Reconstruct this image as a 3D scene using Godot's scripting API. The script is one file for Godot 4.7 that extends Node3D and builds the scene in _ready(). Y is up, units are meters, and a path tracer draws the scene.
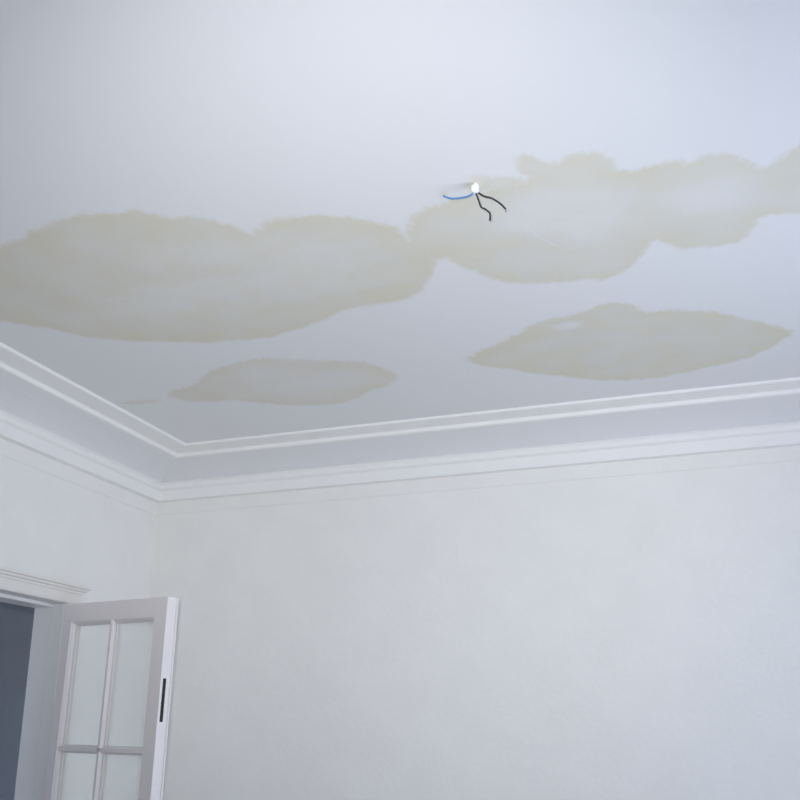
extends Node3D
# A corner of a freshly painted room: clouds brushed on the ceiling, plaster cornice,
# bare lamp wires, one leaf of a glazed double door standing open in the left wall.
# x runs from the left wall, z from the back wall, y up from the floor (metres).

const W := 4.0        # room width
const L := 4.25       # room length
const H := 2.7802     # ceiling height
const WALL := 0.134   # thickness of the wall with the doorway
const OUT := 0.32     # thickness of the outer wall with the window
const DZ0 := 0.604    # doorway, far jamb
const DZ1 := 1.724    # doorway, near jamb
const DTOP := 2.0835  # doorway, top
const WZ0 := 1.20     # window opening
const WZ1 := 2.70
const WY0 := 0.72
const WY1 := 2.36

const CEILING := Color(0.913, 0.907, 0.905)   # the ceiling paint

var M := {}

func _ready() -> void:
	# ---- camera
	var cam := Camera3D.new()
	cam.name = "camera"
	var yaw := 0.3047
	var pitch := 0.3345
	var roll := -0.0104
	var fwd := Vector3(-sin(yaw) * cos(pitch), sin(pitch), -cos(yaw) * cos(pitch))
	var right := Vector3(cos(yaw), 0, -sin(yaw))
	var up := right.cross(fwd)
	var r2 := right * cos(roll) + up * sin(roll)
	var u2 := up * cos(roll) - right * sin(roll)
	cam.transform = Transform3D(Basis(r2, u2, -fwd), Vector3(2.406, 1.55, 3.92))
	cam.fov = rad_to_deg(2.0 * atan(400.0 / 996.55))
	cam.near = 0.02
	add_child(cam)
	cam.current = true
	# ---- sky and exposure
	var env := Environment.new()
	env.background_mode = Environment.BG_SKY
	var sm := ProceduralSkyMaterial.new()
	sm.sky_top_color = Color(0.74, 0.83, 1.0)
	sm.sky_horizon_color = Color(0.84, 0.90, 1.0)
	sm.ground_horizon_color = Color(0.62, 0.66, 0.72)
	sm.ground_bottom_color = Color(0.52, 0.54, 0.57)
	sm.sky_energy_multiplier = 1.2
	sm.ground_energy_multiplier = 1.2
	var sky := Sky.new()
	sky.sky_material = sm
	env.sky = sky
	env.tonemap_mode = Environment.TONE_MAPPER_LINEAR
	env.tonemap_exposure = 1.30
	env.sdfgi_enabled = true
	env.ssao_enabled = true
	env.ssil_enabled = true
	var we := WorldEnvironment.new()
	we.name = "world_environment"
	we.environment = env
	add_child(we)
	# ---- daylight from the room window; passage windows and their lights are unseen additions
	daylight("window_daylight", Vector3(W + 0.07, (WY0 + WY1) / 2.0, (WZ0 + WZ1) / 2.0), Vector3(-1, 0, 0), Vector2(WZ1 - WZ0 - 0.1, WY1 - WY0 - 0.1), 1.58)
	daylight("passage_far_fill", Vector3(-0.70, 1.55, -3.04), Vector3(0, 0, 1), Vector2(0.8, 1.2), 0.03)  # added light, unseen, lifts the passage walls
	daylight("passage_fill", Vector3(-0.95, 1.55, L - 0.16), Vector3(0, 0, -1), Vector2(0.8, 1.2), 0.5)  # added light, unseen, brightens the door jamb and passage
	# ---- the photographer's flash, a little up and to the left of the lens
	var flash := SpotLight3D.new()
	flash.name = "camera_flash"
	flash.light_color = Color(0.965, 0.978, 1.0)
	flash.light_energy = 3.1
	flash.spot_angle = 32.0
	flash.spot_angle_attenuation = 1.0
	flash.spot_range = 20.0
	flash.spot_attenuation = 2.0
	flash.light_size = 0.02
	flash.shadow_enabled = true
	add_child(flash)
	flash.transform = Transform3D(cam.transform.basis, cam.position - r2 * 0.05 + u2 * 0.06 + fwd * 0.03)
	make_materials()
	build_shell()
	build_cornice()
	build_doorway()
	build_window()
	build_added_window("window_2", Vector3(-0.95, 0.9, L - 0.1), "small white unseen window added at the near end to brighten jamb and passage")
	build_added_window("window_3", Vector3(-0.70, 0.9, -3.1), "small white unseen window added at the far end to brighten the passage")
	build_door_leaf()
	build_lamp_wires()

func daylight(called: String, at: Vector3, towards: Vector3, size: Vector2, energy: float) -> void:
	var l := AreaLight3D.new()
	l.name = called
	l.area_size = size
	l.area_normalize_energy = false
	l.light_energy = energy
	l.light_color = Color(0.823, 0.884, 1.0)
	l.area_range = 20.0
	l.area_attenuation = 2.0
	l.shadow_enabled = true
	add_child(l)
	l.transform = Transform3D(Basis.looking_at(towards, Vector3.UP), at)

# ------------------------------------------------------------------ materials
func noise_image(size: int, freq: float, oct: int, seed_: int, lo: Color, hi: Color) -> Image:
	var n := FastNoiseLite.new()
	n.seed = seed_
	n.frequency = freq
	n.fractal_octaves = oct
	var g := n.get_seamless_image(size, size)
	var img := Image.create(size, size, true, Image.FORMAT_RGB8)
	for y in size:
		for x in size:
			img.set_pixel(x, y, lo.lerp(hi, g.get_pixel(x, y).r))
	img.generate_mipmaps()
	return img

func bump_image(size: int, freq: float, oct: int, seed_: int, strength: float) -> Image:
	var n := FastNoiseLite.new()
	n.seed = seed_
	n.frequency = freq
	n.fractal_octaves = oct
	var g := n.get_seamless_image(size, size)
	g.convert(Image.FORMAT_RGBA8)
	g.bump_map_to_normal_map(strength)
	g.generate_mipmaps()
	return g

func paint(c: Color, rough := 0.6) -> StandardMaterial3D:
	var m := StandardMaterial3D.new()
	m.albedo_color = c
	m.roughness = rough
	return m

func rolled(c: Color, rough: float, seed_: int, scale: float, depth: float) -> StandardMaterial3D:
	var m := paint(c, rough)
	m.albedo_texture = ImageTexture.create_from_image(noise_image(256, 0.012, 4, seed_, Color(0.985, 0.985, 0.983), Color(1, 1, 1)))
	m.normal_enabled = true
	m.normal_texture = ImageTexture.create_from_image(bump_image(512, 0.06, 3, seed_ + 1, 1.2))
	m.normal_scale = depth
	m.uv1_triplanar = true
	m.uv1_world_triplanar = true
	m.uv1_scale = Vector3.ONE * scale
	return m

func make_materials() -> void:
	M.wall = rolled(Color(0.960, 0.948, 0.924), 0.75, 11, 1.1, 0.25)
	M.passage = rolled(Color(0.912, 0.927, 0.948), 0.75, 31, 1.1, 0.25)   # pale blue, hue tuned to the blue-grey strip in the doorway
	M.plaster = paint(Color(0.960, 0.950, 0.932), 0.5)
	M.gloss = paint(Color(0.93, 0.92, 0.905), 0.38)
	M.casing = paint(Color(0.940, 0.920, 0.890), 0.45)
	M.lining = paint(Color(0.945, 0.940, 0.930), 0.42)
	M.leaf = paint(Color(0.945, 0.918, 0.905), 0.40)
	M.floor = paint(Color(0.78, 0.74, 0.68), 0.5)
	M.iron = paint(Color(0.03, 0.03, 0.035), 0.45)
	M.steel = paint(Color(0.62, 0.62, 0.62), 0.35)
	M.steel.metallic = 0.9
	M.blue = paint(Color(0.24, 0.49, 0.70), 0.4)
	M.black = paint(Color(0.035, 0.035, 0.04), 0.45)
	M.slate = paint(Color(0.10, 0.11, 0.13), 0.45)
	M.copper = paint(Color(0.55, 0.50, 0.46), 0.35)
	M.copper.metallic = 0.8
	M.white_plastic = paint(Color(0.97, 0.97, 0.97), 0.35)
	M.glass = paint(Color(0.76, 0.97, 0.85, 0.10), 0.03)
	M.glass.transparency = BaseMaterial3D.TRANSPARENCY_ALPHA
	M.clear = paint(Color(0.97, 0.99, 0.98, 0.06), 0.02)
	M.clear.transparency = BaseMaterial3D.TRANSPARENCY_ALPHA
	M.ceiling_plain = paint(CEILING, 0.8)
	M.ceiling = paint(Color.WHITE, 0.8)
	M.ceiling.albedo_texture = ImageTexture.create_from_image(cloud_painting())
	M.ceiling.normal_enabled = true
	M.ceiling.normal_texture = ImageTexture.create_from_image(bump_image(512, 0.06, 3, 77, 1.2))
	M.ceiling.normal_scale = 0.0

# The painting on the ceiling: outlines of the sponged clouds in metres (x, z pairs on the ceiling).
func outlines() -> Array:
	return [
		{"p": [0.575, 2.070, 0.740, 2.043, 0.816, 2.062, 0.893, 2.086, 0.952, 2.108, 1.016, 2.117, 1.090, 2.102, 1.172, 2.079, 1.217, 2.039, 1.272, 2.015, 1.323, 1.982, 1.356, 1.939, 1.381, 1.893, 1.411, 1.921, 1.452, 1.939, 1.506, 1.941, 1.578, 1.925, 1.644, 1.890, 1.694, 1.847, 1.733, 1.807, 1.744, 1.765, 1.754, 1.728, 1.790, 1.687, 1.788, 1.611, 1.754, 1.522, 1.699, 1.433, 1.643, 1.388, 1.564, 1.378, 1.487, 1.382, 1.415, 1.361, 1.313, 1.309, 1.216, 1.276, 1.136, 1.252, 1.035, 1.261, 0.937, 1.277, 0.820, 1.326, 0.675, 1.385, 0.589, 1.449, 0.534, 1.527, 0.472, 1.590, 0.415, 1.633, 0.35, 1.70, 0.36, 1.85, 0.45, 1.98], "a": 1.0, "fill": 0.90,
			"holes": [[0.764, 1.681, 0.980, 1.712, 1.285, 1.707, 1.524, 1.719, 1.624, 1.685, 1.511, 1.532, 1.269, 1.472, 0.945, 1.483, 0.759, 1.571], [1.065, 1.904, 1.239, 1.902, 1.492, 1.845, 1.676, 1.755, 1.555, 1.726, 1.214, 1.744, 1.029, 1.794]], "thin": 0.28},
		{"p": [1.750, 1.785, 1.787, 1.836, 1.829, 1.868, 1.879, 1.886, 1.923, 1.891, 1.955, 1.904, 2.000, 1.912, 2.035, 1.909, 2.072, 1.915, 2.099, 1.934, 2.074, 1.960, 2.073, 1.999, 2.092, 2.026, 2.115, 2.023, 2.143, 1.988, 2.168, 1.976, 2.189, 1.998, 2.232, 1.992, 2.266, 1.972, 2.284, 1.937, 2.291, 1.900, 2.310, 1.885, 2.353, 1.888, 2.386, 1.898, 2.419, 1.896, 2.450, 1.873, 2.466, 1.889, 2.483, 1.895, 2.525, 1.889, 2.557, 1.858, 2.589, 1.813, 2.613, 1.801, 2.632, 1.824, 2.661, 1.864, 2.691, 1.891, 2.780, 1.896, 2.856, 1.749, 2.856, 1.567, 2.770, 1.520, 2.692, 1.552, 2.629, 1.568, 2.599, 1.541, 2.583, 1.481, 2.554, 1.446, 2.509, 1.432, 2.459, 1.449, 2.413, 1.447, 2.379, 1.488, 2.348, 1.516, 2.319, 1.467, 2.278, 1.395, 2.236, 1.345, 2.198, 1.331, 2.145, 1.349, 2.075, 1.353, 2.006, 1.363, 1.941, 1.398, 1.883, 1.458, 1.836, 1.532, 1.810, 1.603, 1.774, 1.591, 1.738, 1.527, 1.690, 1.491, 1.700, 1.616], "a": 1.0, "fill": 0.85,
			"holes": [[2.448, 1.821, 2.514, 1.821, 2.568, 1.767, 2.599, 1.678, 2.558, 1.617, 2.499, 1.617, 2.441, 1.647, 2.402, 1.719, 2.413, 1.787], [2.099, 1.870, 2.205, 1.880, 2.286, 1.783, 2.300, 1.626, 2.214, 1.573, 2.071, 1.649, 1.980, 1.707, 1.976, 1.803]], "thin": 0.42},
		{"p": [1.679, 0.872, 1.735, 0.920, 1.808, 0.977, 1.843, 1.000, 1.900, 1.041, 1.932, 1.080, 1.992, 1.116, 2.053, 1.119, 2.116, 1.136, 2.147, 1.171, 2.195, 1.177, 2.245, 1.153, 2.288, 1.085, 2.307, 1.063, 2.360, 1.068, 2.417, 1.041, 2.489, 1.009, 2.546, 0.958, 2.620, 0.885, 2.681, 0.815, 2.727, 0.765, 2.715, 0.718, 2.671, 0.652, 2.610, 0.579, 2.546, 0.543, 2.470, 0.529, 2.395, 0.493, 2.309, 0.470, 2.222, 0.468, 2.101, 0.499, 2.019, 0.549, 1.940, 0.609, 1.861, 0.668, 1.787, 0.735, 1.711, 0.792], "a": 1.0, "fill": 0.95,
			"holes": [[2.002, 1.048, 2.048, 1.081, 2.106, 1.061, 2.085, 1.019, 2.021, 1.008]], "thin": 0.71},
		{"p": [0.542, 0.872, 0.596, 0.923, 0.678, 0.939, 0.740, 0.994, 0.817, 1.051, 0.906, 1.091, 0.997, 1.108, 1.079, 1.089, 1.167, 1.040, 1.259, 0.998, 1.351, 0.956, 1.400, 0.890, 1.415, 0.812, 1.403, 0.753, 1.357, 0.703, 1.278, 0.673, 1.210, 0.615, 1.137, 0.580, 1.035, 0.578, 0.927, 0.616, 0.835, 0.686, 0.761, 0.748, 0.680, 0.752, 0.592, 0.783], "a": 0.85, "fill": 0.80,
			"holes": [[0.935, 1.020, 1.077, 1.002, 1.237, 0.895, 1.224, 0.760, 1.074, 0.675, 0.908, 0.756, 0.869, 0.884]], "thin": 0.25},
		{"p": [0.332, 0.861, 0.387, 0.867, 0.487, 0.856, 0.505, 0.837, 0.463, 0.816, 0.362, 0.826], "a": 0.7, "fill": 0.8, "holes": [], "thin": 0.0},
		{"p": [1.873, 1.926, 1.892, 1.939, 1.903, 1.926, 1.894, 1.905, 1.877, 1.906], "a": 0.6, "fill": 0.8, "holes": [], "thin": 0.0},
		{"p": [1.940, 1.941, 1.958, 1.972, 1.979, 1.983, 1.999, 1.967, 2.014, 1.953, 2.044, 1.952, 2.075, 1.932, 2.095, 1.912, 2.068, 1.894, 2.032, 1.892, 1.996, 1.895, 1.947, 1.892], "a": 0.8, "fill": 0.85,
			"holes": [[2.000, 1.931, 2.030, 1.939, 2.062, 1.914, 2.023, 1.909]], "thin": 0.9},
	]

func poly_distance(p: PackedVector2Array, q: Vector2) -> float:   # positive inside
	var best := 1e9
	var inside := false
	var n := p.size()
	var j := n - 1
	for i in n:
		var a := p[i]
		var b := p[j]
		var e := b - a
		var w := q - a
		var t := clampf(w.dot(e) / e.length_squared(), 0.0, 1.0)
		best = minf(best, (w - e * t).length_squared())
		if (a.y > q.y) != (b.y > q.y) and q.x < (b.x - a.x) * (q.y - a.y) / (b.y - a.y) + a.x:
			inside = not inside
		j = i
	best = sqrt(best)
	return best if inside else -best

func field(flat: Array, pad: float, step: float) -> Dictionary:   # distance field on a coarse grid
	var p := PackedVector2Array()
	var lo := Vector2(1e9, 1e9)
	var hi := Vector2(-1e9, -1e9)
	for i in flat.size() / 2:
		var v := Vector2(flat[2 * i], flat[2 * i + 1])
		p.append(v)
		lo = lo.min(v)
		hi = hi.max(v)
	lo -= Vector2(pad, pad)
	hi += Vector2(pad, pad)
	var nx := int((hi.x - lo.x) / step) + 2
	var ny := int((hi.y - lo.y) / step) + 2
	var d := PackedFloat32Array()
	d.resize(nx * ny)
	for y in ny:
		for x in nx:
			d[y * nx + x] = poly_distance(p, lo + Vector2(x, y) * step)
	return {"lo": lo, "hi": hi, "nx": nx, "ny": ny, "d": d, "step": step}

func sample(f: Dictionary, x: float, y: float) -> float:
	var lo: Vector2 = f.lo
	var step: float = f.step
	var nx: int = f.nx
	var gx := clampf((x - lo.x) / step, 0.0, float(nx - 2) + 0.999)
	var gy := clampf((y - lo.y) / step, 0.0, float(int(f.ny) - 2) + 0.999)
	var ix := int(gx)
	var iy := int(gy)
	var d: PackedFloat32Array = f.d
	var k := iy * nx + ix
	var a := lerpf(d[k], d[k + 1], gx - ix)
	var b := lerpf(d[k + nx], d[k + nx + 1], gx - ix)
	return lerpf(a, b, gy - iy)

func cloud_painting() -> Image:
	var size := 1280
	var base := CEILING
	var img := Image.create(size, size, true, Image.FORMAT_RGB8)
	img.fill(base)
	var n1 := FastNoiseLite.new()
	n1.seed = 5
	n1.frequency = 9.0
	n1.fractal_octaves = 3
	var n2 := FastNoiseLite.new()
	n2.seed = 8
	n2.frequency = 42.0
	n2.fractal_octaves = 3
	var n3 := FastNoiseLite.new()
	n3.seed = 21
	n3.frequency = 3.2
	n3.fractal_octaves = 4
	var sand := Color(base.r * 0.942, base.g * 0.924, base.b * 0.838)    # sand-coloured glaze, thick at the sponged rim
	var haze := Color(base.r * 0.948, base.g * 0.938, base.b * 0.890)    # the thinner grey-beige wash inside
	for o in outlines():
		var tiny: bool = o.p.size() < 30
		var f := field(o.p, 0.05, 0.006 if tiny else 0.012)
		var holes := []
		for h in o.holes:
			holes.append(field(h, 0.12, 0.02))
		var x0 := maxi(0, int(f.lo.x / W * size))
		var x1 := mini(size - 1, int(f.hi.x / W * size))
		var y0 := maxi(0, int(f.lo.y / L * size))
		var y1 := mini(size - 1, int(f.hi.y / L * size))
		var amp := 0.4 if tiny else 1.0
		for py in range(y0, y1 + 1):
			var z := (py + 0.5) / size * L
			for px in range(x0, x1 + 1):
				var x := (px + 0.5) / size * W
				var d0 := sample(f, x, z)
				if d0 < -0.035:
					continue
				var fine := n2.get_noise_2d(x, z * 0.6)
				var feather := 1.7 if sample(f, x, z - 0.012) > d0 + 0.004 and d0 < 0.03 else 1.0    # dabbed edge on the side away from the plain wall
				var d := d0 + n1.get_noise_2d(x, z) * 0.012 * amp + fine * 0.008 * feather
				var cover := smoothstep(-0.010, 0.019, d)
				if cover <= 0.0:
					continue
				var rim := exp(-maxf(d, 0.0) / 0.05) * (0.75 + 0.5 * n3.get_noise_2d(x * 1.5 + 4.0, z * 1.5))
				var body := float(o.fill) + 0.22 * n3.get_noise_2d(x, z * 1.7) + 0.05 * fine
				for h in holes:
					var soft := 0.014 if float(o.thin) > 0.7 else 0.065
					var hl: Vector2 = h.lo
					var hh: Vector2 = h.hi
					if x > hl.x and x < hh.x and z > hl.y and z < hh.y:
						body -= float(o.thin) * smoothstep(-soft, soft, sample(h, x, z) + 0.4 * soft * n3.get_noise_2d(z * 2.0, x * 2.0))
				var s := clampf(lerpf(body, 1.0, rim * 0.8), 0.0, 1.0) * cover * float(o.a)
				var tint := haze.lerp(sand, clampf(rim + 0.25 + 0.8 * n3.get_noise_2d(x * 2.0 - 7.0, z * 2.0), 0.0, 1.0))
				var was := img.get_pixel(px, py)
				var now := base.lerp(tint, s)
				img.set_pixel(px, py, now if now.b < was.b else was)
	# a pale scratch through the glaze below the lamp wires
	var scratch := [Vector2(2.040, 1.720), Vector2(2.048, 1.706), Vector2(2.061, 1.652), Vector2(2.081, 1.617), Vector2(2.100, 1.576)]
	for k in range(scratch.size() - 1):
		for i in 60:
			var q: Vector2 = scratch[k].lerp(scratch[k + 1], i / 60.0)
			var sx := int(q.x / W * size)
			var sy := int(q.y / L * size)
			img.set_pixel(sx, sy, img.get_pixel(sx, sy).lerp(base, 0.35))
	img.generate_mipmaps()
	return img

# ------------------------------------------------------------------ helpers
func begin() -> SurfaceTool:
	var st := SurfaceTool.new()
	st.begin(Mesh.PRIMITIVE_TRIANGLES)
	st.set_smooth_group(-1)
	return st

func quad(st: SurfaceTool, a: Vector3, b: Vector3, c: Vector3, d: Vector3) -> void:   # a b c d anticlockwise seen from outside
	st.add_vertex(a); st.add_vertex(c); st.add_vertex(b)
	st.add_vertex(a); st.add_vertex(d); st.add_vertex(c)

func hexa(st: SurfaceTool, p: Array) -> void:   # 0-3 bottom ring, 4-7 top ring, anticlockwise seen from above
	quad(st, p[3], p[2], p[1], p[0])
	quad(st, p[4], p[5], p[6], p[7])
	for i in 4:
		var j := (i + 1) % 4
		quad(st, p[i], p[j], p[j + 4], p[i + 4])

func box(st: SurfaceTool, lo: Vector3, hi: Vector3) -> void:
	hexa(st, [Vector3(lo.x, lo.y, hi.z), Vector3(hi.x, lo.y, hi.z), Vector3(hi.x, lo.y, lo.z), Vector3(lo.x, lo.y, lo.z),
		Vector3(lo.x, hi.y, hi.z), Vector3(hi.x, hi.y, hi.z), Vector3(hi.x, hi.y, lo.z), Vector3(lo.x, hi.y, lo.z)])

# a box whose twelve edges are eased by a small chamfer
func soft_box(st: SurfaceTool, lo: Vector3, hi: Vector3, c: float) -> void:
	var ring := func(y: float, s: float) -> Array:
		var x0 := lo.x + s; var x1 := hi.x - s; var z0 := lo.z + s; var z1 := hi.z - s
		return [Vector3(x0 + c, y, z1), Vector3(x1 - c, y, z1), Vector3(x1, y, z1 - c), Vector3(x1, y, z0 + c),
			Vector3(x1 - c, y, z0), Vector3(x0 + c, y, z0), Vector3(x0, y, z0 + c), Vector3(x0, y, z1 - c)]
	var rings := [ring.call(lo.y, c), ring.call(lo.y + c, 0.0), ring.call(hi.y - c, 0.0), ring.call(hi.y, c)]
	for k in 3:
		for i in 8:
			var j := (i + 1) % 8
			quad(st, rings[k][i], rings[k][j], rings[k + 1][j], rings[k + 1][i])
	for i in range(1, 7):
		st.add_vertex(rings[3][0]); st.add_vertex(rings[3][i + 1]); st.add_vertex(rings[3][i])
		st.add_vertex(rings[0][0]); st.add_vertex(rings[0][i]); st.add_vertex(rings[0][i + 1])

# sweep a closed outline (points in the plane of side and up) straight from a to b
func extrude(st: SurfaceTool, outline: PackedVector2Array, a: Vector3, b: Vector3, side: Vector3, up: Vector3, cut_a := Vector2.ZERO, cut_b := Vector2.ZERO) -> void:
	var dir := (b - a).normalized()
	var n := outline.size()
	var pa := []
	var pb := []
	for p in outline:
		pa.append(a + side * p.x + up * p.y + dir * cut_a.dot(p))
		pb.append(b + side * p.x + up * p.y + dir * cut_b.dot(p))
	var area := 0.0
	for i in n:
		area += outline[i].cross(outline[(i + 1) % n])
	var flip := (side.cross(up).dot(dir) > 0.0) == (area > 0.0)
	for i in n:
		var j := (i + 1) % n
		if flip:
			quad(st, pa[i], pa[j], pb[j], pb[i])
		else:
			quad(st, pa[j], pa[i], pb[i], pb[j])
	var tri := Geometry2D.triangulate_polygon(outline)
	for k in range(0, tri.size(), 3):
		var q := [tri[k], tri[k + 1], tri[k + 2]]
		var out_a := (pb[q[0]] as Vector3)
		for pair in [[pa, -dir], [pb, dir]]:
			var v: Array = pair[0]
			var nn: Vector3 = (v[q[1]] - v[q[0]]).cross(v[q[2]] - v[q[0]])
			if nn.dot(pair[1]) > 0.0:
				st.add_vertex(v[q[0]]); st.add_vertex(v[q[2]]); st.add_vertex(v[q[1]])
			else:
				st.add_vertex(v[q[0]]); st.add_vertex(v[q[1]]); st.add_vertex(v[q[2]])

func tube(st: SurfaceTool, pts: Array, radius: float, sides := 10, sub := 6) -> void:
	var curve := Curve3D.new()
	for i in pts.size():
		var t := Vector3.ZERO
		if i > 0 and i < pts.size() - 1:
			t = (pts[i + 1] - pts[i - 1]) / 6.0
		curve.add_point(pts[i], -t, t)
	var path := []
	for i in range(pts.size() - 1):
		for k in sub:
			path.append(curve.sample(i, float(k) / sub))
	path.append(pts[-1])
	var rings := []
	var ref := Vector3(0.31, 0.2, 0.93).normalized()
	for i in path.size():
		var a: Vector3 = path[maxi(i - 1, 0)]
		var b: Vector3 = path[mini(i + 1, path.size() - 1)]
		var t := (b - a).normalized()
		var s := ref.cross(t).normalized()
		ref = t.cross(s).normalized()
		var ring := []
		for k in sides:
			var an := TAU * k / sides
			ring.append(path[i] + (s * cos(an) + ref * sin(an)) * radius)
		rings.append(ring)
	st.set_smooth_group(0)
	for i in range(rings.size() - 1):
		for k in sides:
			var j := (k + 1) % sides
			quad(st, rings[i][k], rings[i][j], rings[i + 1][j], rings[i + 1][k])
	st.set_smooth_group(-1)
	for k in range(1, sides - 1):
		st.add_vertex(rings[0][0]); st.add_vertex(rings[0][k]); st.add_vertex(rings[0][k + 1])
		st.add_vertex(rings[-1][0]); st.add_vertex(rings[-1][k + 1]); st.add_vertex(rings[-1][k])

func commit(called: String, st: SurfaceTool, m: Material, parent: Node = self) -> MeshInstance3D:
	st.generate_normals()
	var o := MeshInstance3D.new()
	o.name = called
	o.mesh = st.commit()
	o.material_override = m
	parent.add_child(o, true)
	return o

func tag(o: Node, label: String, category: String, structure := false) -> Node:
	o.set_meta("label", label)
	o.set_meta("category", category)
	if structure:
		o.set_meta("kind", "structure")
	return o

func thing(called: String, at: Vector3) -> Node3D:
	var o := Node3D.new()
	o.name = called
	add_child(o, true)
	o.position = at
	return o

# ------------------------------------------------------------------ the room
func build_shell() -> void:
	var st := begin()
	box(st, Vector3(-WALL, 0, -0.2), Vector3(W + OUT, H, 0))
	tag(commit("wall_back", st, M.wall), "plain off-white wall meeting the doorway wall in the corner", "wall", true)
	st = begin()
	box(st, Vector3(-WALL, 0, 0), Vector3(0, H, DZ0 - 0.012))
	box(st, Vector3(-WALL, 0, DZ1 + 0.012), Vector3(0, H, L))
	box(st, Vector3(-WALL, DTOP + 0.012, DZ0 - 0.012), Vector3(0, H, DZ1 + 0.012))
	tag(commit("wall_left", st, M.wall), "off-white wall pierced by the doorway of the glazed door", "wall", true)
	st = begin()
	box(st, Vector3(W, 0, 0), Vector3(W + OUT, H, WZ0))
	box(st, Vector3(W, 0, WZ1), Vector3(W + OUT, H, L))
	box(st, Vector3(W, 0, WZ0), Vector3(W + OUT, WY0, WZ1))
	box(st, Vector3(W, WY1, WZ0), Vector3(W + OUT, H, WZ1))
	tag(commit("wall_right", st, M.wall), "off-white outer wall with the window opening", "wall", true)
	st = begin()
	box(st, Vector3(-WALL, 0, L), Vector3(W + OUT, H, L + 0.2))
	tag(commit("wall_front", st, M.wall), "plain off-white wall opposite the plain wall", "wall", true)
	st = begin()
	box(st, Vector3(-1.9, -0.15, -3.2), Vector3(W + OUT, 0, L + 0.2))
	tag(commit("floor", st, M.floor), "pale floor of the room and the passage", "floor", true)
	# the ceiling slab carries its painting on the underside
	st = begin()
	var x0 := -WALL
	var x1 := W + OUT
	var z0 := -0.2
	var z1 := L + 0.2
	var uv := func(p: Vector3) -> void:
		st.set_uv(Vector2(p.x / W, p.z / L))
		st.add_vertex(p)
	for tri in [[Vector3(x0, H, z0), Vector3(x1, H, z1), Vector3(x1, H, z0)], [Vector3(x0, H, z0), Vector3(x0, H, z1), Vector3(x1, H, z1)]]:
		for p in tri:
			uv.call(p)
	st.set_uv(Vector2(0.01, 0.99))
	var t := 0.2
	var ring := [Vector3(x0, H, z1), Vector3(x1, H, z1), Vector3(x1, H, z0), Vector3(x0, H, z0)]
	for i in 4:
		var a: Vector3 = ring[i]
		var b: Vector3 = ring[(i + 1) % 4]
		quad(st, a, b, b + Vector3(0, t, 0), a + Vector3(0, t, 0))
	quad(st, ring[0] + Vector3(0, t, 0), ring[1] + Vector3(0, t, 0), ring[2] + Vector3(0, t, 0), ring[3] + Vector3(0, t, 0))
	tag(commit("ceiling", st, M.ceiling), "white ceiling painted with sand-coloured sponged clouds", "ceiling", true)
	# the passage behind the doorway, lit by added end windows
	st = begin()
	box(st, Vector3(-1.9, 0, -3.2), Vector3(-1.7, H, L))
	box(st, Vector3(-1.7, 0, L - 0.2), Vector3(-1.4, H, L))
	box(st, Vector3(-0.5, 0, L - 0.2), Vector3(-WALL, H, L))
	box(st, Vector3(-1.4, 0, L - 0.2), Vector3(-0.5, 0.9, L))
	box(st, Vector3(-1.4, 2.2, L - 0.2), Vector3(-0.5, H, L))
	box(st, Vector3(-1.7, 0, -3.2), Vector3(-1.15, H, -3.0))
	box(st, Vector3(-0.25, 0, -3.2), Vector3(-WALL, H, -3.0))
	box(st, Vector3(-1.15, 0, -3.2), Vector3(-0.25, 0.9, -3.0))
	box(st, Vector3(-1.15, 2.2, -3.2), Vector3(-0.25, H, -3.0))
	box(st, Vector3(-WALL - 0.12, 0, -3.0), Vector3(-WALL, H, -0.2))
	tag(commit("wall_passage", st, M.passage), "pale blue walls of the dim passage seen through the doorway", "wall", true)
	st = begin()
	box(st, Vector3(-1.9, H, -3.2), Vector3(-WALL, H + 0.2, L))
	tag(commit("ceiling_passage", st, M.wall), "dim ceiling of the passage behind the doorway", "ceiling", true)
	# skirting
	var sk := PackedVector2Array([Vector2(0, 0), Vector2(0.018, 0), Vector2(0.018, 0.11), Vector2(0.010, 0.13), Vector2(0, 0.135)])
	var runs := {
		"baseboard_back": [[Vector3(0, 0, 0), Vector3(W, 0, 0), Vector3(0, 0, 1)]],
		"baseboard_left": [[Vector3(0, 0, 0.018), Vector3(0, 0, DZ0 - 0.09), Vector3(1, 0, 0)], [Vector3(0, 0, DZ1 + 0.09), Vector3(0, 0, L - 0.018), Vector3(1, 0, 0)]],
		"baseboard_right": [[Vector3(W, 0, 0.018), Vector3(W, 0, L - 0.018), Vector3(-1, 0, 0)]],
		"baseboard_front": [[Vector3(0, 0, L), Vector3(W, 0, L), Vector3(0, 0, -1)]],
	}
	for k in runs:
		st = begin()
		for r in runs[k]:
			extrude(st, sk, r[0], r[1], r[2], Vector3.UP)
		tag(commit(k, st, M.gloss), "white skirting board along the foot of the %s wall" % k.trim_prefix("baseboard_"), "baseboard", true)

# A moulding that runs round the whole room, mitred in the corners; pts are (distance from wall, height).
func run_round(called: String, pts: Array, m: Material) -> MeshInstance3D:
	var st := begin()
	var n := pts.size()
	for i in n:
		var p: Vector2 = pts[i]
		var q: Vector2 = pts[(i + 1) % n]
		var cp := [Vector3(p.x, p.y, p.x), Vector3(W - p.x, p.y, p.x), Vector3(W - p.x, p.y, L - p.x), Vector3(p.x, p.y, L - p.x)]
		var cq := [Vector3(q.x, q.y, q.x), Vector3(W - q.x, q.y, q.x), Vector3(W - q.x, q.y, L - q.x), Vector3(q.x, q.y, L - q.x)]
		for k in 4:
			var j := (k + 1) % 4
			quad(st, cp[j], cp[k], cq[k], cq[j])
	return commit(called, st, m)

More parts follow.
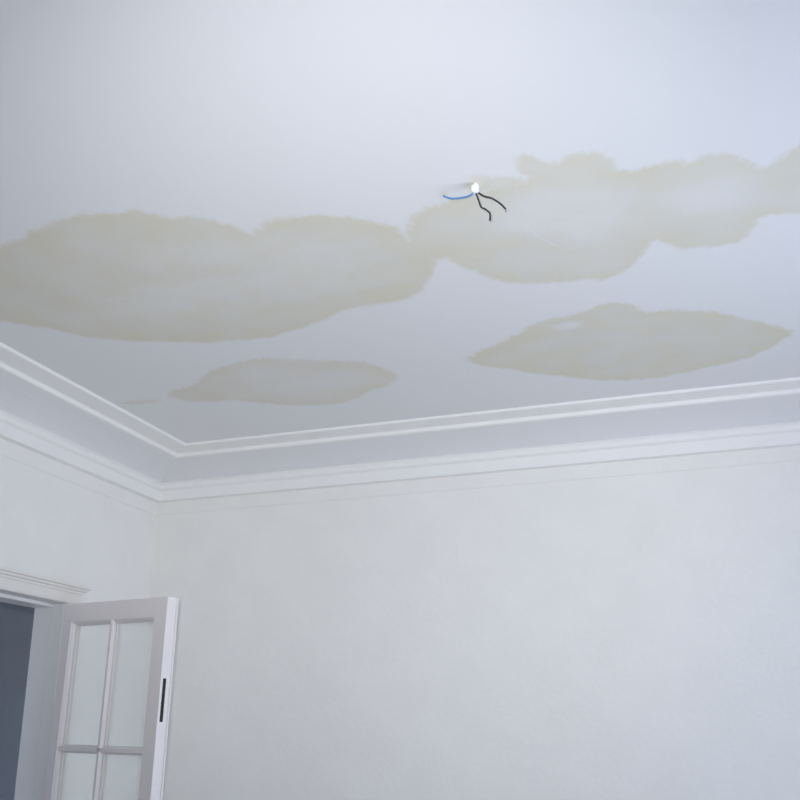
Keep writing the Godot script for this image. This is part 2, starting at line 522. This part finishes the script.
func arc(c: Vector2, r: Vector2, a0: float, a1: float, n: int) -> Array:
	var out := []
	for i in n + 1:
		var a := deg_to_rad(lerpf(a0, a1, float(i) / n))
		out.append(c + Vector2(cos(a) * r.x, sin(a) * r.y))
	return out

func build_cornice() -> void:
	var y := 1.55
	# flat border under the ceiling with a raised fillet on either side
	var border := [Vector2(0.3115, H)]
	border += arc(Vector2(0.3035, y + 1.2250), Vector2(0.0078, 0.0062), 20, -80, 5)
	border += [Vector2(0.300, y + 1.2188), Vector2(0.2240, y + 1.2165), Vector2(0.2240, y + 1.2120)]
	border += arc(Vector2(0.2160, y + 1.2075), Vector2(0.0080, 0.0078), 20, -80, 5)
	border += [Vector2(0.212, y + 1.2000), Vector2(0.205, y + 1.2000), Vector2(0.205, H)]
	tag(run_round("trim_1", border, M.plaster), "flat white plaster border with two raised fillets round the ceiling", "moulding", true)
	var cove := [Vector2(0.205, y + 1.2000), Vector2(0.165, y + 1.1915), Vector2(0.13, y + 1.1825), Vector2(0.10, y + 1.173), Vector2(0.075, y + 1.1635), Vector2(0.055, y + 1.1535), Vector2(0.0435, y + 1.1450), Vector2(0.0, y + 1.1450), Vector2(0.0, H), Vector2(0.205, H)]
	tag(run_round("trim_2", cove, M.ceiling_plain), "pale grey plaster cove between ceiling border and cornice", "moulding", true)
	var cor := [Vector2(0.0, y + 1.1450), Vector2(0.0435, y + 1.1450), Vector2(0.0475, y + 1.1445)]
	cor += arc(Vector2(0.037, y + 1.1265), Vector2(0.0125, 0.0165), 60, -70, 8)
	cor += [Vector2(0.0360, y + 1.1085), Vector2(0.0350, y + 1.1055), Vector2(0.0375, y + 1.1050)]
	cor += [Vector2(0.0370, y + 1.090), Vector2(0.0350, y + 1.0640), Vector2(0.0340, y + 1.0625)]
	cor += [Vector2(0.010, y + 1.0610), Vector2(0.0, y + 1.0610)]
	tag(run_round("trim_3", cor, M.plaster), "white plaster cornice with a round bead along the walls", "cornice", true)
	var band := [Vector2(0.008, y + 1.0610), Vector2(0.0062, y + 1.008), Vector2(0.0055, y + 1.0065), Vector2(0.0, y + 1.0025), Vector2(0.0, y + 1.0610)]
	tag(run_round("trim_4", band, M.wall), "narrow wall-coloured band just below the cornice", "moulding", true)

# ------------------------------------------------------------------ doorway
func build_doorway() -> void:
	var d := thing("door_1", Vector3(0, 0, (DZ0 + DZ1) / 2.0))
	tag(d, "white moulded casing and deep lining of the open doorway", "door frame", true)
	var off := -d.position
	# architrave: stepped outline, width across the wall, thickness off the wall
	var prof := PackedVector2Array([Vector2(0, 0), Vector2(0, 0.012), Vector2(0.004, 0.016), Vector2(0.010, 0.016), Vector2(0.013, 0.013), Vector2(0.055, 0.015),
		Vector2(0.058, 0.019), Vector2(0.066, 0.023), Vector2(0.078, 0.024), Vector2(0.082, 0.020), Vector2(0.082, 0)])
	for s in [-1, 1]:
		var st := begin()
		var z := DZ0 if s < 0 else DZ1
		extrude(st, prof, Vector3(0, 0, z) + off, Vector3(0, DTOP, z) + off, Vector3(0, 0, s), Vector3(1, 0, 0))
		commit("side_casing", st, M.casing, d)
	# head: bead, frieze and a small crown that projects past the sides
	var st2 := begin()
	var hp := PackedVector2Array([Vector2(0, 0), Vector2(0.012, 0), Vector2(0.016, 0.004), Vector2(0.016, 0.009), Vector2(0.013, 0.012), Vector2(0.014, 0.042), Vector2(0, 0.042)])
	extrude(st2, hp, Vector3(0, DTOP, DZ0 - 0.082) + off, Vector3(0, DTOP, DZ1 + 0.082) + off, Vector3(1, 0, 0), Vector3.UP)
	commit("head_casing", st2, M.casing, d)
	st2 = begin()
	var cp := PackedVector2Array([Vector2(0, 0.042), Vector2(0.020, 0.042), Vector2(0.021, 0.050), Vector2(0.030, 0.053), Vector2(0.031, 0.060), Vector2(0.040, 0.063), Vector2(0.041, 0.0715), Vector2(0, 0.0715)])
	extrude(st2, cp, Vector3(0, DTOP, DZ0 - 0.070) + off, Vector3(0, DTOP, DZ1 + 0.070) + off, Vector3(1, 0, 0), Vector3.UP, Vector2(-1, 0), Vector2(1, 0))
	commit("crown", st2, M.casing, d)
	# lining with a rebate for the leaves and a stop behind it
	for s in [-1, 1]:
		var st := begin()
		var z := DZ0 if s < 0 else DZ1
		var lp := PackedVector2Array([Vector2(0, -0.012), Vector2(0, 0.0), Vector2(-0.003, 0.002), Vector2(-0.010, 0.002), Vector2(-0.012, 0.0), Vector2(-0.05, 0.0), Vector2(-0.051, 0.002), Vector2(-WALL, 0.002), Vector2(-WALL, -0.012)])
		extrude(st, lp, Vector3(0, 0, z) + off, Vector3(0, DTOP, z) + off, Vector3(1, 0, 0), Vector3(0, 0, -s))
		commit("side_lining", st, M.lining, d)
	var st3 := begin()
	box(st3, Vector3(-WALL, DTOP, DZ0 - 0.012) + off, Vector3(0, DTOP + 0.012, DZ1 + 0.012) + off)
	box(st3, Vector3(-WALL, DTOP - 0.012, DZ0) + off, Vector3(-0.052, DTOP, DZ1) + off)
	commit("head_lining", st3, M.lining, d)

# ------------------------------------------------------------------ window (beside the camera, the room's daylight)
func build_window() -> void:
	var w := thing("window_1", Vector3(W + 0.12, WY0, (WZ0 + WZ1) / 2.0))
	tag(w, "white two-sash window in the outer wall", "window", true)
	var hw := (WZ1 - WZ0) / 2.0
	var hh := WY1 - WY0
	var st := begin()
	box(st, Vector3(-0.04, 0, -hw), Vector3(0.06, 0.05, hw))
	box(st, Vector3(-0.04, hh - 0.05, -hw), Vector3(0.06, hh, hw))
	for s in [-1.0, 1.0]:
		box(st, Vector3(-0.04, 0.05, minf(s * hw, s * (hw - 0.05))), Vector3(0.06, hh - 0.05, maxf(s * hw, s * (hw - 0.05))))
	box(st, Vector3(-0.04, 0.05, -0.035), Vector3(0.06, hh - 0.05, 0.035))
	commit("window_frame", st, M.gloss, w)
	for s in [-1.0, 1.0]:
		var a := 0.035
		var b := hw - 0.05
		var za := minf(s * a, s * b)
		var zb := maxf(s * a, s * b)
		var sf := begin()
		box(sf, Vector3(-0.02, 0.05, za), Vector3(0.02, 0.10, zb))
		box(sf, Vector3(-0.02, hh - 0.10, za), Vector3(0.02, hh - 0.05, zb))
		box(sf, Vector3(-0.02, 0.10, za), Vector3(0.02, hh - 0.10, za + 0.045))
		box(sf, Vector3(-0.02, 0.10, zb - 0.045), Vector3(0.02, hh - 0.10, zb))
		box(sf, Vector3(-0.015, hh * 0.66 - 0.012, za + 0.045), Vector3(0.015, hh * 0.66 + 0.012, zb - 0.045))
		var sash := commit("sash", sf, M.gloss, w)
		for r in [[0.10, hh * 0.66 - 0.012], [hh * 0.66 + 0.012, hh - 0.10]]:
			var g := begin()
			var y0: float = r[0]
			var y1: float = r[1]
			quad(g, Vector3(0, y0, za + 0.045), Vector3(0, y0, zb - 0.045), Vector3(0, y1, zb - 0.045), Vector3(0, y1, za + 0.045))
			commit("pane", g, M.clear, sash)
	st = begin()
	soft_box(st, Vector3(-0.17, -0.03, -hw - 0.04), Vector3(-0.04, 0.0, hw + 0.04), 0.006)
	commit("window_sill", st, M.gloss, w)

func build_added_window(called: String, at: Vector3, label: String) -> void:  # unseen windows, added to light the passage and the jamb
	var w := thing(called, at)
	tag(w, label, "window", true)
	var st := begin()
	for s in [-1.0, 1.0]:
		box(st, Vector3(s * 0.425 - 0.025, 0, -0.04), Vector3(s * 0.425 + 0.025, 1.3, 0.04))
	box(st, Vector3(-0.40, 0, -0.04), Vector3(0.40, 0.05, 0.04))
	box(st, Vector3(-0.40, 1.25, -0.04), Vector3(0.40, 1.3, 0.04))
	commit("window_frame", st, M.gloss, w)
	st = begin()
	quad(st, Vector3(-0.40, 0.05, 0), Vector3(0.40, 0.05, 0), Vector3(0.40, 1.25, 0), Vector3(-0.40, 1.25, 0))
	commit("pane", st, M.clear, w)

# ------------------------------------------------------------------ glazed door leaf, standing open
func build_door_leaf() -> void:
	var ang := deg_to_rad(75.0)
	var sag := deg_to_rad(1.7)
	var dir := Vector3(sin(ang), 0, cos(ang))
	var nrm := Vector3(-cos(ang), 0, sin(ang))
	var leaf := thing("door_leaf", Vector3.ZERO)
	tag(leaf, "narrow white glazed door leaf standing open beside the doorway", "door")
	# local axes: x along the leaf from the hinge, y up, z out of the face towards the room's middle
	var bas := Basis(dir, Vector3.UP, nrm) * Basis(Vector3(0, 0, 1), -sag)
	var pivot := Vector3(0.031, 2.072, 0)
	var world := Vector3(0.01, 0, 0.645) + dir * pivot.x + Vector3(0, pivot.y, 0)
	leaf.transform = Transform3D(bas, world - bas * pivot)
	var T := 0.046
	var x0 := 0.031
	var x1 := 0.570
	var a := 0.076      # glazed opening
	var b := 0.510
	var top := 2.072
	var oy := 2.004
	var mx := 0.291     # middle bar
	var rows := [2.004, 1.556, 1.108, 0.66]
	var st := begin()
	soft_box(st, Vector3(x0, 0.022, -T), Vector3(a, top, 0), 0.003)
	commit("hinge_stile", st, M.leaf, leaf)
	st = begin()
	var ms := PackedVector2Array([Vector2(b, 0), Vector2(x1 - 0.002, 0), Vector2(x1, -0.002), Vector2(x1, -T + 0.006), Vector2(x1 + 0.006, -T + 0.005), Vector2(x1 + 0.006, -T), Vector2(b, -T)])
	extrude(st, ms, Vector3(0, 0.022, 0), Vector3(0, top, 0), Vector3(1, 0, 0), Vector3(0, 0, 1))
	commit("meeting_stile", st, M.leaf, leaf)
	for r in [["top_rail", oy, top], ["lock_rail", 0.54, 0.66], ["bottom_rail", 0.022, 0.17]]:
		st = begin()
		box(st, Vector3(a - 0.010, r[1], -T - 0.0003), Vector3(b + 0.010, r[2], 0.0003))
		commit(r[0], st, M.leaf, leaf)
	# panel at the foot
	st = begin()
	box(st, Vector3(a, 0.17, -0.032), Vector3(b, 0.54, -0.014))
	soft_box(st, Vector3(a + 0.04, 0.21, -0.040), Vector3(b - 0.04, 0.50, -0.006), 0.005)
	commit("panel", st, M.leaf, leaf)
	# glazing bars: narrow nose, splayed sides down to the glass on both faces
	var half := [Vector2(0.0055, -0.001), Vector2(0.0108, -0.011), Vector2(0.0108, -0.0140), Vector2(0.0080, -0.0150), Vector2(0.0085, -0.0165), Vector2(0.0140, -0.018), Vector2(0.0140, -0.028), Vector2(0.0085, -0.0295), Vector2(0.0080, -0.031), Vector2(0.0108, -0.032), Vector2(0.0108, -0.035), Vector2(0.0055, -T + 0.001)]
	var bar := PackedVector2Array()
	for p in half:
		bar.append(p)
	for i in half.size():
		var p: Vector2 = half[half.size() - 1 - i]
		bar.append(Vector2(-p.x, p.y))
	st = begin()
	extrude(st, bar, Vector3(mx, 0.66, 0), Vector3(mx, oy, 0), Vector3(1, 0, 0), Vector3(0, 0, 1))
	commit("upright_bar", st, M.leaf, leaf)
	for k in [1, 2]:
		st = begin()
		extrude(st, bar, Vector3(a, rows[k], 0), Vector3(b, rows[k], 0), Vector3(0, 1, 0), Vector3(0, 0, 1))
		commit("cross_bar", st, M.leaf, leaf)
	# glazing moulding round the whole glazed opening, both faces
	var gm := PackedVector2Array([Vector2(-0.001, -0.004), Vector2(0.003, -0.004), Vector2(0.009, -0.010), Vector2(0.010, -0.0140), Vector2(0.0070, -0.0150), Vector2(0.0075, -0.0165), Vector2(0.0135, -0.018), Vector2(0.0135, -0.028), Vector2(0.0075, -0.0295), Vector2(0.0070, -0.031), Vector2(0.010, -0.032), Vector2(0.009, -0.036), Vector2(0.003, -T + 0.004), Vector2(-0.001, -T + 0.004)])
	st = begin()
	extrude(st, gm, Vector3(a, 0.66, 0), Vector3(a, oy, 0), Vector3(1, 0, 0), Vector3(0, 0, 1), Vector2(1, 0), Vector2(-1, 0))
	extrude(st, gm, Vector3(b, 0.66, 0), Vector3(b, oy, 0), Vector3(-1, 0, 0), Vector3(0, 0, 1), Vector2(1, 0), Vector2(-1, 0))
	extrude(st, gm, Vector3(a, 0.66, 0), Vector3(b, 0.66, 0), Vector3(0, 1, 0), Vector3(0, 0, 1), Vector2(1, 0), Vector2(-1, 0))
	extrude(st, gm, Vector3(a, oy, 0), Vector3(b, oy, 0), Vector3(0, -1, 0), Vector3(0, 0, 1), Vector2(1, 0), Vector2(-1, 0))
	commit("glazing_moulding", st, M.leaf, leaf)
	for r in 3:
		for c in 2:
			var gx0 := (a + 0.0135) if c == 0 else (mx + 0.014)
			var gx1 := (mx - 0.014) if c == 0 else (b - 0.0135)
			var gy1: float = rows[r] - 0.0138
			var gy0: float = rows[r + 1] + 0.0138
			st = begin()
			quad(st, Vector3(gx0, gy0, -0.023), Vector3(gx1, gy0, -0.023), Vector3(gx1, gy1, -0.023), Vector3(gx0, gy1, -0.023))
			commit("pane", st, M.glass, leaf)
	# flush bolt let into the meeting edge: dark slot plate with its lever
	st = begin()
	soft_box(st, Vector3(x1 - 0.004, 1.652, -0.0235), Vector3(x1 + 0.0012, 1.795, -0.0090), 0.0008)
	var bolt := commit("flush_bolt", st, M.iron, leaf)
	bolt.set_meta("label", "black iron flush bolt in the door edge")
	st = begin()
	soft_box(st, Vector3(x1 + 0.001, 1.690, -0.019), Vector3(x1 + 0.003, 1.712, -0.013), 0.0008)
	commit("lever", st, M.iron, bolt)
	# hinges on the casing side
	for hy in [0.25, 1.80]:
		st = begin()
		tube(st, [Vector3(x0 - 0.005, hy, -T * 0.5), Vector3(x0 - 0.005, hy + 0.05, -T * 0.5), Vector3(x0 - 0.005, hy + 0.10, -T * 0.5)], 0.006, 10, 1)
		commit("hinge", st, M.leaf, leaf)

# ------------------------------------------------------------------ bare lamp wires
func build_lamp_wires() -> void:
	var at := Vector3(1.9722, H, 1.9425)
	var t := thing("lamp_wires", at)
	tag(t, "bare lamp wires with white connector hanging from the ceiling", "wires")
	var st := begin()
	# connector: block with a shoulder and two screw wells
	soft_box(st, Vector3(-0.0078, -0.022, -0.0065), Vector3(0.0078, -0.006, 0.0065), 0.0006)
	soft_box(st, Vector3(-0.0062, -0.0245, -0.0055), Vector3(0.0062, -0.0215, 0.0055), 0.0008)
	var block := commit("connector", st, M.white_plastic, t)
	for s in [-1.0, 1.0]:
		var sc := begin()
		tube(sc, [Vector3(s * 0.0036, -0.012, 0.0060), Vector3(s * 0.0036, -0.012, 0.0070)], 0.0022, 10, 1)
		commit("screw", sc, M.white_plastic, block)
	st = begin()
	tube(st, [Vector3(0, 0.004, 0), Vector3(0, -0.007, 0)], 0.003, 12, 1)
	commit("cable_sheath", st, M.white_plastic, t)
	var wires := [
		["blue_wire", M.blue, 0.0021, [Vector3(1.9672, 2.7590, 1.9400), Vector3(1.958, 2.753, 1.939), Vector3(1.9398, 2.7484, 1.943), Vector3(1.9175, 2.7466, 1.9494), Vector3(1.9068, 2.7494, 1.9538), Vector3(1.898, 2.7536, 1.9581)]],
		["dark_wire", M.slate, 0.0022, [Vector3(1.9746, 2.7590, 1.9400), Vector3(1.9887, 2.7509, 1.9286), Vector3(2.0037, 2.747, 1.9225), Vector3(2.0181, 2.7381, 1.9147), Vector3(2.0281, 2.7288, 1.9082), Vector3(2.0329, 2.722, 1.9042)]],
		["black_wire", M.black, 0.0021, [Vector3(1.9714, 2.7590, 1.9400), Vector3(1.9756, 2.743, 1.9298), Vector3(1.9794, 2.7276, 1.923), Vector3(1.9867, 2.7236, 1.9193), Vector3(1.9927, 2.7187, 1.9156), Vector3(1.9976, 2.7127, 1.9119), Vector3(1.9953, 2.6968, 1.9068)]],
	]
	for w in wires:
		var pts := []
		for p in w[3]:
			pts.append(p - at)
		st = begin()
		tube(st, pts, w[2], 10, 5)
		var o := commit(w[0], st, w[1], t)
		o.set_meta("label", "%s insulated wire end" % String(w[0]).trim_suffix("_wire"))
		if w[0] == "dark_wire":
			st = begin()
			tube(st, [Vector3(2.0329, 2.722, 1.9042) - at, Vector3(2.0328, 2.718, 1.9030) - at, Vector3(2.0323, 2.715, 1.9018) - at], 0.0009, 8, 2)
			commit("bare_tip", st, M.copper, o)
